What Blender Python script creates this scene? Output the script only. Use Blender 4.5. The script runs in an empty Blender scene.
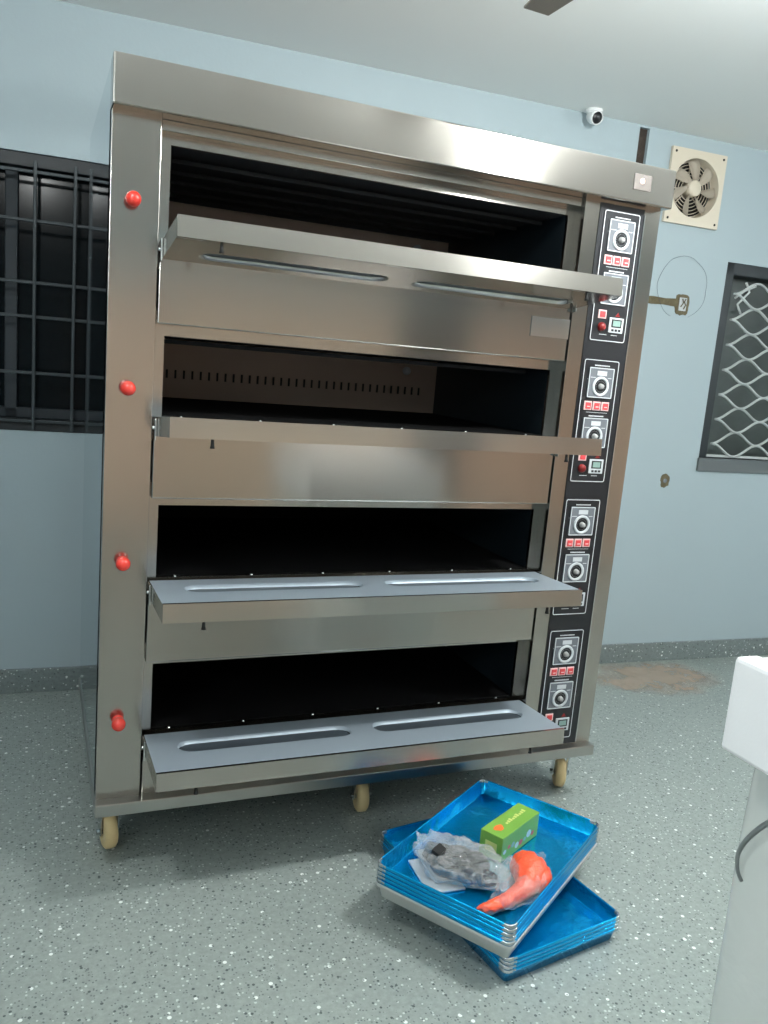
import bpy, bmesh, math, random
from mathutils import Vector, Matrix, noise
random.seed(7)
scene = bpy.context.scene
col = scene.collection
PI = math.pi

# ------------------------------------------------------------------ camera
cam_d = bpy.data.cameras.new('camera'); cam = bpy.data.objects.new('camera', cam_d); col.objects.link(cam)
cam_d.sensor_fit = 'VERTICAL'; cam_d.sensor_height = 36.0; cam_d.lens = 828.886 / 1024 * 36.0
cam_d.clip_start = 0.02
r_ = Vector((0.92119649, -0.38009706, 0.08320614))
d_ = Vector((0.00823889, -0.19474135, -0.98082003))
f_ = Vector((0.38901048, 0.90421349, -0.17626347))
m3 = Matrix((r_, -d_, -f_)).transposed()
cam.matrix_world = Matrix.Translation((0, 0, 1.463)) @ m3.to_4x4()
scene.camera = cam

# ------------------------------------------------------------------ world and exposure
w = bpy.data.worlds.new('world'); scene.world = w; w.use_nodes = True
w.node_tree.nodes['Background'].inputs[0].default_value = (0.55, 0.65, 0.7, 1)
w.node_tree.nodes['Background'].inputs[1].default_value = 0.05
vs = scene.view_settings
vs.view_transform = 'Standard'; vs.look = 'None'; vs.gamma = 1.0; vs.use_curve_mapping = False
vs.exposure = 0.08
LAMPS = [((-0.26, 1.25, 2.20), 36.0), ((1.78, 1.15, 2.20), 125.0)]   # ceiling bulbs (position, watts)
LAMP_COL = (0.97, 1.0, 0.985)
FILL_STRENGTH = 300.0            # glow of the added fill tubes on the side walls

# ------------------------------------------------------------------ materials
def s2l(c): return tuple(((v / 255) / 12.92 if v / 255 <= 0.04045 else ((v / 255 + 0.055) / 1.055) ** 2.4) for v in c) + (1,)
def mat(name, rgb, rough=0.5, metal=0.0, bump=0.0, bscale=40, var=0.0, vscale=3.0, **kw):
    m = bpy.data.materials.new(name); m.use_nodes = True
    nt = m.node_tree; b = nt.nodes['Principled BSDF']
    b.inputs['Base Color'].default_value = s2l(rgb); b.inputs['Roughness'].default_value = rough
    b.inputs['Metallic'].default_value = metal
    for k, v in kw.items():
        b.inputs[k.replace('_', ' ')].default_value = v
    tc = nt.nodes.new('ShaderNodeTexCoord')
    if var:
        n = nt.nodes.new('ShaderNodeTexNoise'); n.inputs['Scale'].default_value = vscale; n.inputs['Detail'].default_value = 4
        nt.links.new(tc.outputs['Object'], n.inputs['Vector'])
        mx = nt.nodes.new('ShaderNodeMix'); mx.data_type = 'RGBA'
        c = s2l(rgb)
        mx.inputs[6].default_value = tuple(v * (1 - var) for v in c[:3]) + (1,)
        mx.inputs[7].default_value = tuple(min(1, v * (1 + var)) for v in c[:3]) + (1,)
        nt.links.new(n.outputs['Fac'], mx.inputs[0]); nt.links.new(mx.outputs[2], b.inputs['Base Color'])
    if bump:
        n = nt.nodes.new('ShaderNodeTexNoise'); n.inputs['Scale'].default_value = bscale; n.inputs['Detail'].default_value = 3
        nt.links.new(tc.outputs['Object'], n.inputs['Vector'])
        bp = nt.nodes.new('ShaderNodeBump'); bp.inputs['Strength'].default_value = bump; bp.inputs['Distance'].default_value = 0.01
        nt.links.new(n.outputs['Fac'], bp.inputs['Height']); nt.links.new(bp.outputs[0], b.inputs['Normal'])
    return m

def steel(name, rgb, rough, aniso=0.0, smear=0.14, stretch=(1, 1, 60)):
    """brushed steel: fine grain lines along X, patchy gloss where hands and film touched it"""
    m = mat(name, rgb, rough, 1.0)
    nt = m.node_tree; b = nt.nodes['Principled BSDF']; tc = nt.nodes['Texture Coordinate']
    b.inputs['Anisotropic'].default_value = aniso; b.inputs['Anisotropic Rotation'].default_value = 0.25
    if aniso:
        tg = nt.nodes.new('ShaderNodeTangent'); tg.direction_type = 'RADIAL'; tg.axis = 'Z'
        nt.links.new(tg.outputs[0], b.inputs['Tangent'])
    mp = nt.nodes.new('ShaderNodeMapping'); mp.inputs['Scale'].default_value = (1.2, 30, 260)
    g = nt.nodes.new('ShaderNodeTexNoise'); g.inputs['Scale'].default_value = 2.0; g.inputs['Detail'].default_value = 3
    nt.links.new(tc.outputs['Object'], mp.inputs['Vector']); nt.links.new(mp.outputs[0], g.inputs['Vector'])
    bp = nt.nodes.new('ShaderNodeBump'); bp.inputs['Strength'].default_value = 0.02; bp.inputs['Distance'].default_value = 0.001
    nt.links.new(g.outputs['Fac'], bp.inputs['Height'])
    n = nt.nodes.new('ShaderNodeTexNoise'); n.inputs['Scale'].default_value = 3; n.inputs['Detail'].default_value = 2
    nt.links.new(tc.outputs['Object'], n.inputs['Vector'])
    mr = nt.nodes.new('ShaderNodeMapRange'); mr.inputs[1].default_value = 0.0; mr.inputs[2].default_value = 1.0
    mr.inputs[3].default_value = rough * (1 - smear); mr.inputs[4].default_value = rough * (1 + smear)
    nt.links.new(n.outputs['Fac'], mr.inputs[0]); nt.links.new(mr.outputs[0], b.inputs['Roughness'])
    nt.links.new(bp.outputs[0], b.inputs['Normal'])
    return m

M = {}
M['steel'] = steel('brushed_steel', (178, 174, 168), 0.17, 0.7)
M['steel_side'] = steel('side_steel', (206, 216, 222), 0.05, 0.0)
M['steel_plain'] = steel('plain_steel', (172, 172, 168), 0.30)
M['steel_door'] = steel('door_steel', (190, 186, 180), 0.18, 0.6)
M['door_film'] = mat('door_liner', (150, 162, 172), 0.38, 0.35)
M['chrome'] = mat('chrome', (205, 208, 208), 0.15, 1.0)
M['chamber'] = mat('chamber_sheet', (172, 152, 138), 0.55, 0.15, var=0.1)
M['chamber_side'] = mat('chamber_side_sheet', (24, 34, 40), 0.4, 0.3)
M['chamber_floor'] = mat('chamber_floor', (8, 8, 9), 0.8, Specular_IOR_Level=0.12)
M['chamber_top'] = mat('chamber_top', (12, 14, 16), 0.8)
M['black'] = mat('black_panel', (22, 24, 28), 0.35)
M['black_matte'] = mat('black_rubber', (14, 14, 15), 0.7)
M['white_line'] = mat('white_print', (205, 208, 210), 0.5)
M['grey_plate'] = mat('grey_print', (98, 102, 108), 0.4)
M['light_grey'] = mat('light_grey_plastic', (190, 195, 198), 0.4)
M['knob_grey'] = mat('knob_grey', (150, 150, 148), 0.4)
M['red'] = mat('red_plastic', (214, 52, 40), 0.25, Coat_Weight=0.4)
M['red_dark'] = mat('dark_red_plastic', (120, 24, 24), 0.3)
M['button_red'] = mat('button_red', (205, 66, 70), 0.4)
M['pinkwhite'] = mat('button_case', (225, 190, 188), 0.4)
M['green_glass'] = mat('timer_face', (128, 156, 148), 0.3)
M['wheel'] = mat('tan_wheel', (226, 200, 150), 0.5, var=0.12, vscale=20)
M['blue'] = mat('blue_film', (0, 128, 196), 0.22, 0.75, bump=0.25, bscale=18, var=0.12, vscale=6)
M['foam'] = mat('white_foam', (250, 250, 252), 0.8, bump=0.04, bscale=200)
M['cream'] = mat('cream_plastic', (206, 196, 178), 0.45)
M['cream_blade'] = mat('cream_blade', (212, 202, 186), 0.4)
M['duct'] = mat('duct_dark', (28, 27, 26), 0.7)
M['white_plastic'] = mat('white_plastic', (225, 228, 228), 0.4)
M['frame_dark'] = mat('window_frame_paint', (16, 25, 30), 0.5)
M['frame_grey'] = mat('window_frame_grey', (92, 98, 100), 0.5)
M['sash'] = mat('dark_sash', (28, 38, 45), 0.6)
M['bar'] = mat('grille_bar', (48, 56, 60), 0.5, 0.2)
M['bar_white'] = mat('grille_white', (176, 182, 182), 0.45, var=0.2, vscale=15)
M['night_glass'] = mat('night_glass', (8, 15, 19), 0.18, Specular_IOR_Level=0.12)
M['night_glass2'] = mat('mesh_glass', (66, 74, 72), 0.4, var=0.5, vscale=6)
M['wood_dark'] = mat('blind_brown', (40, 28, 26), 0.6)
M['ceil'] = mat('ceiling_paint', (242, 244, 243), 0.85, var=0.02, vscale=1)
M['wall'] = mat('blue_paint', (161, 176, 182), 0.62, var=0.03, vscale=1.2, bump=0.05, bscale=60)
M['reflect_tan'] = mat('reflect_board_tan', (236, 206, 186), 0.7)
M['reflect_beige'] = mat('reflect_beige', (226, 200, 178), 0.6)
M['reflect_dark'] = mat('reflect_dark', (96, 92, 88), 0.6)
M['wood'] = mat('tan_wood', (190, 140, 110), 0.5, var=0.15)
M['plaster'] = mat('broken_plaster', (98, 90, 68), 0.9, var=0.35, vscale=30, bump=0.8, bscale=60)
M['dark_chase'] = mat('dark_chase', (60, 52, 46), 0.95, var=0.6, vscale=30, bump=1.0, bscale=50)
M['green_box'] = mat('green_card', (110, 156, 62), 0.45, var=0.08, vscale=20)
M['orange_print'] = mat('orange_print', (226, 110, 50), 0.45)
M['yellow_print'] = mat('yellow_print', (196, 200, 120), 0.45)
M['paper'] = mat('grey_paper', (176, 184, 190), 0.6)
M['paper_dark'] = mat('printed_paper', (120, 126, 134), 0.6)
M['orange'] = mat('orange_rubber', (240, 92, 60), 0.35, bump=0.6, bscale=45)
M['fan_brown'] = mat('fan_brown', (140, 130, 120), 0.4)
M['sticker'] = mat('sticker_grey', (104, 98, 94), 0.35, 0.0)
M['cable'] = mat('dark_cable', (120, 126, 126), 0.5)
M['wire'] = mat('dark_wire', (50, 52, 54), 0.5)

def lamp_material(name, rgb, strength):
    m = bpy.data.materials.new(name); m.use_nodes = True
    b = m.node_tree.nodes['Principled BSDF']
    b.inputs['Base Color'].default_value = (*rgb, 1); b.inputs['Emission Color'].default_value = (*rgb, 1)
    b.inputs['Emission Strength'].default_value = strength
    return m
M['bulb'] = lamp_material('bulb_glow', LAMP_COL, 60.0)
M['pilot'] = lamp_material('pilot_glow', (1.0, 0.75, 0.6), 2.0)

def clear_film(name, tint, alpha, rough, bump, bscale):
    m = bpy.data.materials.new(name); m.use_nodes = True
    nt = m.node_tree; b = nt.nodes['Principled BSDF']
    b.inputs['Base Color'].default_value = s2l(tint); b.inputs['Roughness'].default_value = rough
    b.inputs['Alpha'].default_value = alpha; b.inputs['Metallic'].default_value = 0.0
    b.inputs['Coat Weight'].default_value = 1.0; b.inputs['Coat Roughness'].default_value = 0.06
    tc = nt.nodes.new('ShaderNodeTexCoord'); n = nt.nodes.new('ShaderNodeTexNoise')
    n.inputs['Scale'].default_value = bscale; n.inputs['Detail'].default_value = 3; n.inputs['Distortion'].default_value = 1.5
    nt.links.new(tc.outputs['Object'], n.inputs['Vector'])
    bp = nt.nodes.new('ShaderNodeBump'); bp.inputs['Strength'].default_value = bump; bp.inputs['Distance'].default_value = 0.02
    nt.links.new(n.outputs['Fac'], bp.inputs['Height']); nt.links.new(bp.outputs[0], b.inputs['Normal'])
    nt.links.new(bp.outputs[0], b.inputs['Coat Normal'])
    return m
M['bag'] = clear_film('clear_bag_film', (222, 224, 224), 0.28, 0.10, 1.0, 16)
M['bag_thin'] = clear_film('thin_bag_film', (225, 228, 230), 0.22, 0.10, 0.8, 30)
M['foil'] = mat('grey_foil_parts', (70, 76, 82), 0.2, 0.9, bump=0.9, bscale=14)
M['wrap'] = clear_film('wrap_film', (242, 246, 243), 0.55, 0.35, 0.25, 6)
M['cabinet'] = mat('white_cabinet', (246, 250, 247), 0.5)

def terrazzo(name, base1, base2, k=1.0):
    m = bpy.data.materials.new(name); m.use_nodes = True
    nt = m.node_tree; N = nt.nodes; L = nt.links; b = N['Principled BSDF']
    b.inputs['Roughness'].default_value = 0.38
    tc = N.new('ShaderNodeTexCoord')
    n = N.new('ShaderNodeTexNoise'); n.inputs['Scale'].default_value = 60; n.inputs['Detail'].default_value = 6; n.inputs['Roughness'].default_value = 0.7
    L.new(tc.outputs['Object'], n.inputs['Vector'])
    r = N.new('ShaderNodeMapRange'); r.inputs[1].default_value = 0.35; r.inputs[2].default_value = 0.65
    L.new(n.outputs['Fac'], r.inputs[0])
    mx = N.new('ShaderNodeMix'); mx.data_type = 'RGBA'; mx.inputs[6].default_value = s2l(base1); mx.inputs[7].default_value = s2l(base2)
    L.new(r.outputs[0], mx.inputs[0]); cur = mx.outputs[2]
    for sc, thr, pick, c in ((46, 0.24, 0.90, (226, 231, 228)), (95, 0.30, 0.80, (188, 197, 193)), (80, 0.30, 0.86, (72, 82, 82)), (140, 0.34, 0.72, (98, 107, 106))):
        v = N.new('ShaderNodeTexVoronoi'); v.inputs['Scale'].default_value = sc
        mp = N.new('ShaderNodeMapping'); mp.inputs['Location'].default_value = (sc * 1.3, sc * 0.7, sc * 0.13)
        L.new(tc.outputs['Object'], mp.inputs['Vector']); L.new(mp.outputs[0], v.inputs['Vector'])
        lt = N.new('ShaderNodeMath'); lt.operation = 'LESS_THAN'; lt.inputs[1].default_value = thr
        L.new(v.outputs['Distance'], lt.inputs[0])
        sp = N.new('ShaderNodeSeparateColor'); L.new(v.outputs['Color'], sp.inputs[0])
        gt = N.new('ShaderNodeMath'); gt.operation = 'GREATER_THAN'; gt.inputs[1].default_value = pick; L.new(sp.outputs[0], gt.inputs[0])
        mu = N.new('ShaderNodeMath'); mu.operation = 'MULTIPLY'; L.new(lt.outputs[0], mu.inputs[0]); L.new(gt.outputs[0], mu.inputs[1])
        x = N.new('ShaderNodeMix'); x.data_type = 'RGBA'; x.inputs[7].default_value = s2l(c)
        L.new(mu.outputs[0], x.inputs[0]); L.new(cur, x.inputs[6]); cur = x.outputs[2]
    L.new(cur, b.inputs['Base Color'])
    return m
M['floor'] = terrazzo('grey_terrazzo', (130, 139, 135), (149, 157, 153))
M['skirting'] = terrazzo('skirting_terrazzo', (104, 114, 115), (122, 131, 131))

# ------------------------------------------------------------------ mesh helpers
def box(bm, x0, x1, y0, y1, z0, z1, mi=0, bev=0.0, mtx=None):
    P = [(x, y, z) for x in (x0, x1) for y in (y0, y1) for z in (z0, z1)]
    vs_ = [bm.verts.new(p) for p in P]
    F = [(0, 1, 3, 2), (4, 6, 7, 5), (0, 4, 5, 1), (2, 3, 7, 6), (0, 2, 6, 4), (1, 5, 7, 3)]
    fs = [bm.faces.new([vs_[i] for i in f]) for f in F]
    for f in fs: f.material_index = mi
    if bev:
        es = list({e for f in fs for e in f.edges})
        r = bmesh.ops.bevel(bm, geom=es, offset=bev, segments=2, affect='EDGES', profile=0.5)
        vs_ = list({v for f in r['faces'] for v in f.verts} | {v for v in vs_ if v.is_valid})
        for f in r['faces']: f.material_index = mi
    if mtx:
        for v in vs_: v.co = mtx @ v.co
    return vs_
def lathe(bm, prof, n=24, mtx=None, mi=0, closed=False):
    """prof: list of (radius, height) about local Z"""
    rings = []
    for r, h in prof:
        if r < 1e-6:
            v = bm.verts.new((0, 0, h)); rings.append([v])
        else:
            rings.append([bm.verts.new((r * math.cos(2 * PI * i / n), r * math.sin(2 * PI * i / n), h)) for i in range(n)])
    prs = list(zip(rings, rings[1:]))
    if closed: prs.append((rings[-1], rings[0]))
    for a, b in prs:
        for i in range(n):
            j = (i + 1) % n
            if len(a) == 1 and len(b) == 1: continue
            if len(a) == 1: f = bm.faces.new((a[0], b[j], b[i]))
            elif len(b) == 1: f = bm.faces.new((a[i], a[j], b[0]))
            else: f = bm.faces.new((a[i], a[j], b[j], b[i]))
            f.smooth = True; f.material_index = mi
    vsn = [v for r in rings for v in r]
    if mtx:
        for v in vsn: v.co = mtx @ v.co
    return vsn
def tube(bm, pts, rad, n=8, mi=0, closed=False):
    pts = [Vector(p) for p in pts]; rings = []
    rads = rad if isinstance(rad, (list, tuple)) else [rad] * len(pts)
    up = None
    for i, p in enumerate(pts):
        a = pts[i - 1] if (i or closed) else pts[i]; b = pts[(i + 1) % len(pts)] if (i < len(pts) - 1 or closed) else pts[i]
        t = (b - a).normalized()
        if up is None:
            up = Vector((0, 0, 1)) if abs(t.z) < 0.9 else Vector((1, 0, 0))
        s = t.cross(up).normalized(); up = s.cross(t).normalized()
        rings.append([bm.verts.new(p + (s * math.cos(2 * PI * k / n) + up * math.sin(2 * PI * k / n)) * rads[i]) for k in range(n)])
    prs = list(zip(rings, rings[1:]))
    if closed: prs.append((rings[-1], rings[0]))
    for a, b in prs:
        for k in range(n):
            f = bm.faces.new((a[k], a[(k + 1) % n], b[(k + 1) % n], b[k])); f.smooth = True; f.material_index = mi
    if not closed:
        bm.faces.new(list(reversed(rings[0]))).material_index = mi; bm.faces.new(rings[-1]).material_index = mi
def prism(bm, poly, y0, y1, mi=0):
    """poly in x,z, extruded between y0 and y1"""
    a = [bm.verts.new((x, y0, z)) for x, z in poly]; b = [bm.verts.new((x, y1, z)) for x, z in poly]
    bm.faces.new(a).material_index = mi; bm.faces.new(list(reversed(b))).material_index = mi
    n = len(a)
    for i in range(n):
        bm.faces.new((a[i], b[i], b[(i + 1) % n], a[(i + 1) % n])).material_index = mi
def obj(name, bm, mats, parent=None, loc=None, smooth=False):
    bmesh.ops.recalc_face_normals(bm, faces=bm.faces)
    me = bpy.data.meshes.new(name); bm.to_mesh(me); bm.free()
    for m in (mats if isinstance(mats, (list, tuple)) else [mats]): me.materials.append(m)
    if smooth:
        for p in me.polygons: p.use_smooth = True
    o = bpy.data.objects.new(name, me); col.objects.link(o)
    if parent: o.parent = parent
    if loc: o.location = loc
    return o
def bx(name, x0, x1, y0, y1, z0, z1, m, parent=None, bev=0.0):
    bm = bmesh.new(); box(bm, x0, x1, y0, y1, z0, z1, bev=bev); return obj(name, bm, m, parent)
def thing(name, label, cat, loc=(0, 0, 0), rotz=0, group=None):
    o = bpy.data.objects.new(name, None); col.objects.link(o); o.empty_display_size = 0.1
    o.location = loc; o.rotation_euler = (0, 0, rotz); o['label'] = label; o['category'] = cat
    if group: o['group'] = group
    return o
def tag(o, label, cat, group=None, kind=None):
    o['label'] = label; o['category'] = cat
    if group: o['group'] = group
    if kind: o['kind'] = kind
    return o
def struct(o): o['kind'] = 'structure'; return o
def dup(o, parent=None):
    c = o.copy(); col.objects.link(c); c.parent = parent
    for ch in list(o.children): dup(ch, c)
    return c

# ------------------------------------------------------------------ room shell
ZC = 2.655
WANG = math.atan(-0.05444)
WM = Matrix.Translation((0, 3.536, 0)) @ Matrix.Rotation(WANG, 4, 'Z')   # back wall frame: u along, +y into the wall, z up
def on_wall(o): o.matrix_world = WM @ o.matrix_world; return o
LX, RX, FY = -1.9, 4.7, -2.7
struct(bx('floor', LX - .1, RX + .1, FY - .1, 4.0, -0.1, 0, M['floor']))
struct(bx('ceiling', LX - .1, RX + .1, FY - .1, 4.0, ZC, ZC + .1, M['ceil']))
struct(bx('wall_left', LX - .1, LX, FY, 4.0, 0, ZC, M['wall']))
struct(bx('wall_right', RX, RX + .1, FY, 4.0, 0, ZC, M['wall']))
struct(bx('wall_front', LX - .1, RX + .1, FY - .1, FY, 0, ZC, M['wall']))
for i_, (xa_, xb_, zt_, mm_) in enumerate(((-.3, 1.0, 1.9, 'reflect_tan'), (1.02, 3.05, 1.95, 'reflect_beige'), (3.07, 3.75, 2.05, 'reflect_dark'), (3.78, 4.68, 1.95, 'reflect_tan'))):
    struct(bx('reflect_board_%d' % (i_ + 2), xa_, xb_, FY, FY + .04, .0, zt_, M[mm_], bev=.004))  # unseen boards added behind the camera for warm and dark reflections in the steel
struct(bx('reflect_board_6', RX - .04, RX, -2.6, -.3, 0, 1.95, M['reflect_tan'], bev=.004))      # unseen side board, also added to tint the steel's reflections
# back wall with two window openings, the fan's duct hole and the open conduit groove
OPEN = [(-0.85, 0.30, 1.085, 2.12), (3.215, 4.25, 1.052, 2.108), (2.802, 3.082, 2.278, 2.558), (2.597, 2.652, 1.7, 2.645)]
us = sorted({-2.1, 4.9} | {a for o_ in OPEN for a in o_[:2]}); zs = sorted({0, ZC} | {a for o_ in OPEN for a in o_[2:]})
bm = bmesh.new()
TH = 0.16
def is_open(u, z): return any(a < u < b and c < z < d for a, b, c, d in OPEN)
for a, b in zip(us, us[1:]):
    for c, d in zip(zs, zs[1:]):
        if is_open((a + b) / 2, (c + d) / 2): continue
        vs_ = [bm.verts.new(p) for p in ((a, 0, c), (b, 0, c), (b, 0, d), (a, 0, d))]; bm.faces.new(vs_)
        vs_ = [bm.verts.new(p) for p in ((a, TH, c), (a, TH, d), (b, TH, d), (b, TH, c))]; bm.faces.new(vs_)
for a, b, c, d in OPEN:
    q = [(a, c), (b, c), (b, d), (a, d)]
    for i in range(4):
        p, r = q[i], q[(i + 1) % 4]
        bm.faces.new([bm.verts.new(v) for v in ((p[0], 0, p[1]), (p[0], TH, p[1]), (r[0], TH, r[1]), (r[0], 0, r[1]))])
bmesh.ops.remove_doubles(bm, verts=bm.verts, dist=1e-5)
struct(on_wall(obj('wall_back', bm, M['wall'])))
struct(on_wall(bx('baseboard_back', -2.0, 4.8, -0.016, 0.0, 0, 0.102, M['skirting'], bev=0.003)))

# left window: casement behind a grid of square bars
def wall_thing(name, label=None, cat=None, group=None):
    o = bpy.data.objects.new(name, None); col.objects.link(o); o.matrix_world = WM.copy()
    if label: tag(o, label, cat, group)
    return o
wn = wall_thing('window_1'); wn['kind'] = 'structure'
a, b, c, d = OPEN[0]
bm = bmesh.new()
for (x0, x1, z0, z1) in ((a, a + .045, c, d), (b - .045, b, c, d), (a, b, c, c + .045), (a, b, d - .05, d)): box(bm, x0, x1, .01, .07, z0, z1, bev=.003)
obj('window_frame', bm, M['frame_dark'], wn)
bm = bmesh.new()
for (x0, x1, z0, z1) in ((-0.115, -0.07, c + .045, d - .05), (a + .05, a + .09, c + .045, d - .05)): box(bm, x0, x1, .07, .11, z0, z1, bev=.003)
box(bm, a, b, .07, .11, c + .045, c + .085, bev=.003); 
obj('window_sash', bm, M['sash'], wn)
bx('window_pane', a, b, .115, .125, c, d, M['night_glass'], wn)
bm = bmesh.new(); box(bm, -.05, .3, .13, .14, 1.45, 1.75); box(bm, -.8, .3, .13, .14, 1.15, 1.3)
obj('window_blind', bm, M['wood_dark'], wn)
gr = wall_thing('window_grille', 'dark iron bar grille across the night-dark window left of the oven', 'window grille')
for z in (2.052, 1.878, 1.652, 1.525, 1.312, 1.125):
    bm = bmesh.new(); box(bm, a, b, -.012, 0.0, z - .006, z + .006, bev=.002); obj('horizontal_bar', bm, M['bar'], gr)
x = 0.135 + .28
for k in range(9):
    u = .276 - k * .1405
    if u < a + .02: break
    bm = bmesh.new(); box(bm, u - .006, u + .006, -.024, -.012, c + .006, d - .03, bev=.002); obj('vertical_bar', bm, M['bar'], gr)

# right window: wavy diamond grille in a dark recess
a, b, c, d = OPEN[1]
wn = wall_thing('window_2'); wn['kind'] = 'structure'
bm = bmesh.new()
for (x0, x1, z0, z1) in ((a, a + .05, c, d), (b - .05, b, c, d), (a, b, c, c + .07), (a, b, d - .06, d)): box(bm, x0, x1, .0, .09, z0, z1, bev=.004)
obj('window_frame', bm, M['frame_dark'], wn)
bx('window_pane', a, b, .11, .12, c, d, M['night_glass2'], wn)
bx('window_sill', a - .005, b + .01, -.012, .03, c - .008, c + .062, M['frame_grey'], wn, bev=.003)
gr = wall_thing('window_grille', 'pale wavy wire diamond grille across the window right of the oven', 'window grille')
HP = .146; P0 = .1275
zz = c + .14; k = 0
while zz < d - .12:
    for s in (1, -1):
        bm = bmesh.new(); pts = []
        for i in range(0, 57):
            u = a + .07 + i * (b - a - .12) / 56
            amp = .028 * (1 - math.cos(PI * (u - a - .07) / HP)) * 1.14
            pts.append((u, -.002 + .004 * s, zz + s * (amp - 0) + (.0)))
        tube(bm, pts, .0065, 6); obj('wavy_wire', bm, M['bar_white'], gr)
    zz += P0
for kk in range(3):
    bm = bmesh.new(); u0 = a + .13 + kk * .29; pts = [(u0 + .03 * math.sin(i * .9), -.004 + .008 * (i % 2), d - .09 - i * .022) for i in range(8)]
    tube(bm, pts, .006, 6); tube(bm, [(u0 - .05, .004, d - .17), (u0, .0, d - .13), (u0 + .07, .002, d - .1)], .006, 6)
    obj('twisted_wire', bm, M['bar_white'], gr)
box_bm = bmesh.new(); box(box_bm, a + .045, b, -.006, .006, c + .07, c + .082)
obj('bottom_rail', box_bm, M['bar_white'], gr)

# exhaust fan
ef = wall_thing('exhaust_fan', 'cream square exhaust fan set high in the wall right of the oven', 'exhaust fan')
FCX, FCZ, FR = 2.942, 2.418, .136
bm = bmesh.new()
X0, X1, Z0, Z1 = 2.783, 3.103, 2.245, 2.589
n = 48
def sq(t):
    cx, cz = math.cos(t), math.sin(t); k = 1 / max(abs(cx), abs(cz))
    return ((X0 + X1) / 2 + cx * k * (X1 - X0) / 2, (Z0 + Z1) / 2 + cz * k * (Z1 - Z0) / 2)
ro, ri, bo, di = [], [], [], []
for i in range(n):
    t = 2 * PI * (i + .5) / n if False else 2 * PI * i / n
    x_, z_ = sq(t); ro.append(bm.verts.new((x_, -.018, z_))); bo.append(bm.verts.new((x_, -.002, z_)))
    ri.append(bm.verts.new((FCX + FR * math.cos(t), -.018, FCZ + FR * math.sin(t)))); di.append(bm.verts.new((FCX + (FR - .004) * math.cos(t), .04, FCZ + (FR - .006) * math.sin(t))))
for i in range(n):
    j = (i + 1) % n
    bm.faces.new((ro[i], ro[j], ri[j], ri[i])); bm.faces.new((bo[i], bo[j], ro[j], ro[i])); bm.faces.new((ri[i], ri[j], di[j], di[i]))
obj('fan_plate', bm, M['cream'], ef)
RXm = Matrix.Rotation(PI / 2, 4, 'X')      # local z -> -y
bm = bmesh.new(); lathe(bm, [(0, .03), (.03, .03), (.038, .022), (.038, -.03), (0, -.03)], 32, Matrix.Translation((FCX, .01, FCZ)) @ RXm); obj('hub', bm, M['cream'], ef)
bm = bmesh.new(); lathe(bm, [(0, 0), (FR, 0), (FR, -.01), (0, -.01)], 32, Matrix.Translation((FCX, .052, FCZ)) @ RXm); obj('duct_backing', bm, M['duct'], ef)
bm = bmesh.new()
for r in (.05, .066, .082, .098, .114, .127):
    tube(bm, [(FCX + r * math.cos(2 * PI * i / 32), .030, FCZ + r * math.sin(2 * PI * i / 32)) for i in range(32)], .0022, 5, closed=True)
for k in range(4):
    t = k * PI / 4; tube(bm, [(FCX - .128 * math.cos(t), .034, FCZ - .128 * math.sin(t)), (FCX + .128 * math.cos(t), .05, FCZ + .128 * math.sin(t))], .003, 5)
obj('guard', bm, M['cream_blade'], ef)
for k in range(7):
    t0 = .62 + 2 * PI * k / 7
    bm = bmesh.new(); up, lo = [], []
    for i in range(7):
        r = .034 + (.128 - .034) * i / 6; wd = .19 + .07 * math.sin(PI * i / 6); sw = .25 * i / 6
        up.append((r, t0 + sw - wd)); lo.append((r, t0 + sw + wd))
    prs = []
    for (ra, ta), (rb, tb) in zip(up, lo):
        prs.append([bm.verts.new((FCX + ra * math.cos(ta), -.014, FCZ + ra * math.sin(ta))), bm.verts.new((FCX + rb * math.cos((ta + tb) / 2), -.006, FCZ + rb * math.sin((ta + tb) / 2))), bm.verts.new((FCX + rb * math.cos(tb), .004, FCZ + rb * math.sin(tb)))])
    for p, q in zip(prs, prs[1:]):
        for s in range(2): bm.faces.new((p[s], p[s + 1], q[s + 1], q[s]))
    g = bmesh.ops.solidify(bm, geom=bm.faces[:], thickness=.0015)
    obj('blade', bm, M['cream_blade'], ef, smooth=True)
for sx, sz in ((X0 + .02, Z1 - .02), (X1 - .02, Z1 - .02), (X1 - .02, Z0 + .02), (X0 + .02, Z0 + .02)):
    bm = bmesh.new(); lathe(bm, [(0, .004), (.005, .003), (.006, 0)], 12, Matrix.Translation((sx, -.018, sz)) @ RXm); obj('screw', bm, M['duct'], ef)

# open conduit groove, dark rough mortar at its back
bx_ = on_wall(bx('reflect_board_1', 2.597, 2.652, .02, .05, 1.7, 2.645, M['dark_chase'])); struct(bx_)

# junction box in broken plaster with a loose loop of wire
jb = wall_thing('junction_box', 'small open electrical box in broken plaster between oven and right window', 'electrical box')
bm = bmesh.new(); vs0 = []
N_ = 26
for i in range(N_):
    t = 2 * PI * i / N_; k = 1 / max(abs(math.cos(t)), abs(math.sin(t))) ** .8
    rr = .043 * k * (1 + .16 * noise.noise(Vector((3 * math.cos(t), 3 * math.sin(t), 4))))
    vs0.append((2.972 + rr * math.cos(t) * .95, 1.872 + rr * math.sin(t) * 1.15))
prism(bm, vs0, -.003, .0)
pts = []
obj('plaster_patch', bm, M['plaster'], jb)
bm = bmesh.new(); prism(bm, [(2.70, 1.892), (2.80, 1.896), (2.87, 1.893), (2.935, 1.898), (2.935, 1.858), (2.86, 1.862), (2.79, 1.858), (2.70, 1.862)], -.0022, 0)
obj('conduit_groove', bm, M['plaster'], jb)
bm = bmesh.new()
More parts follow.
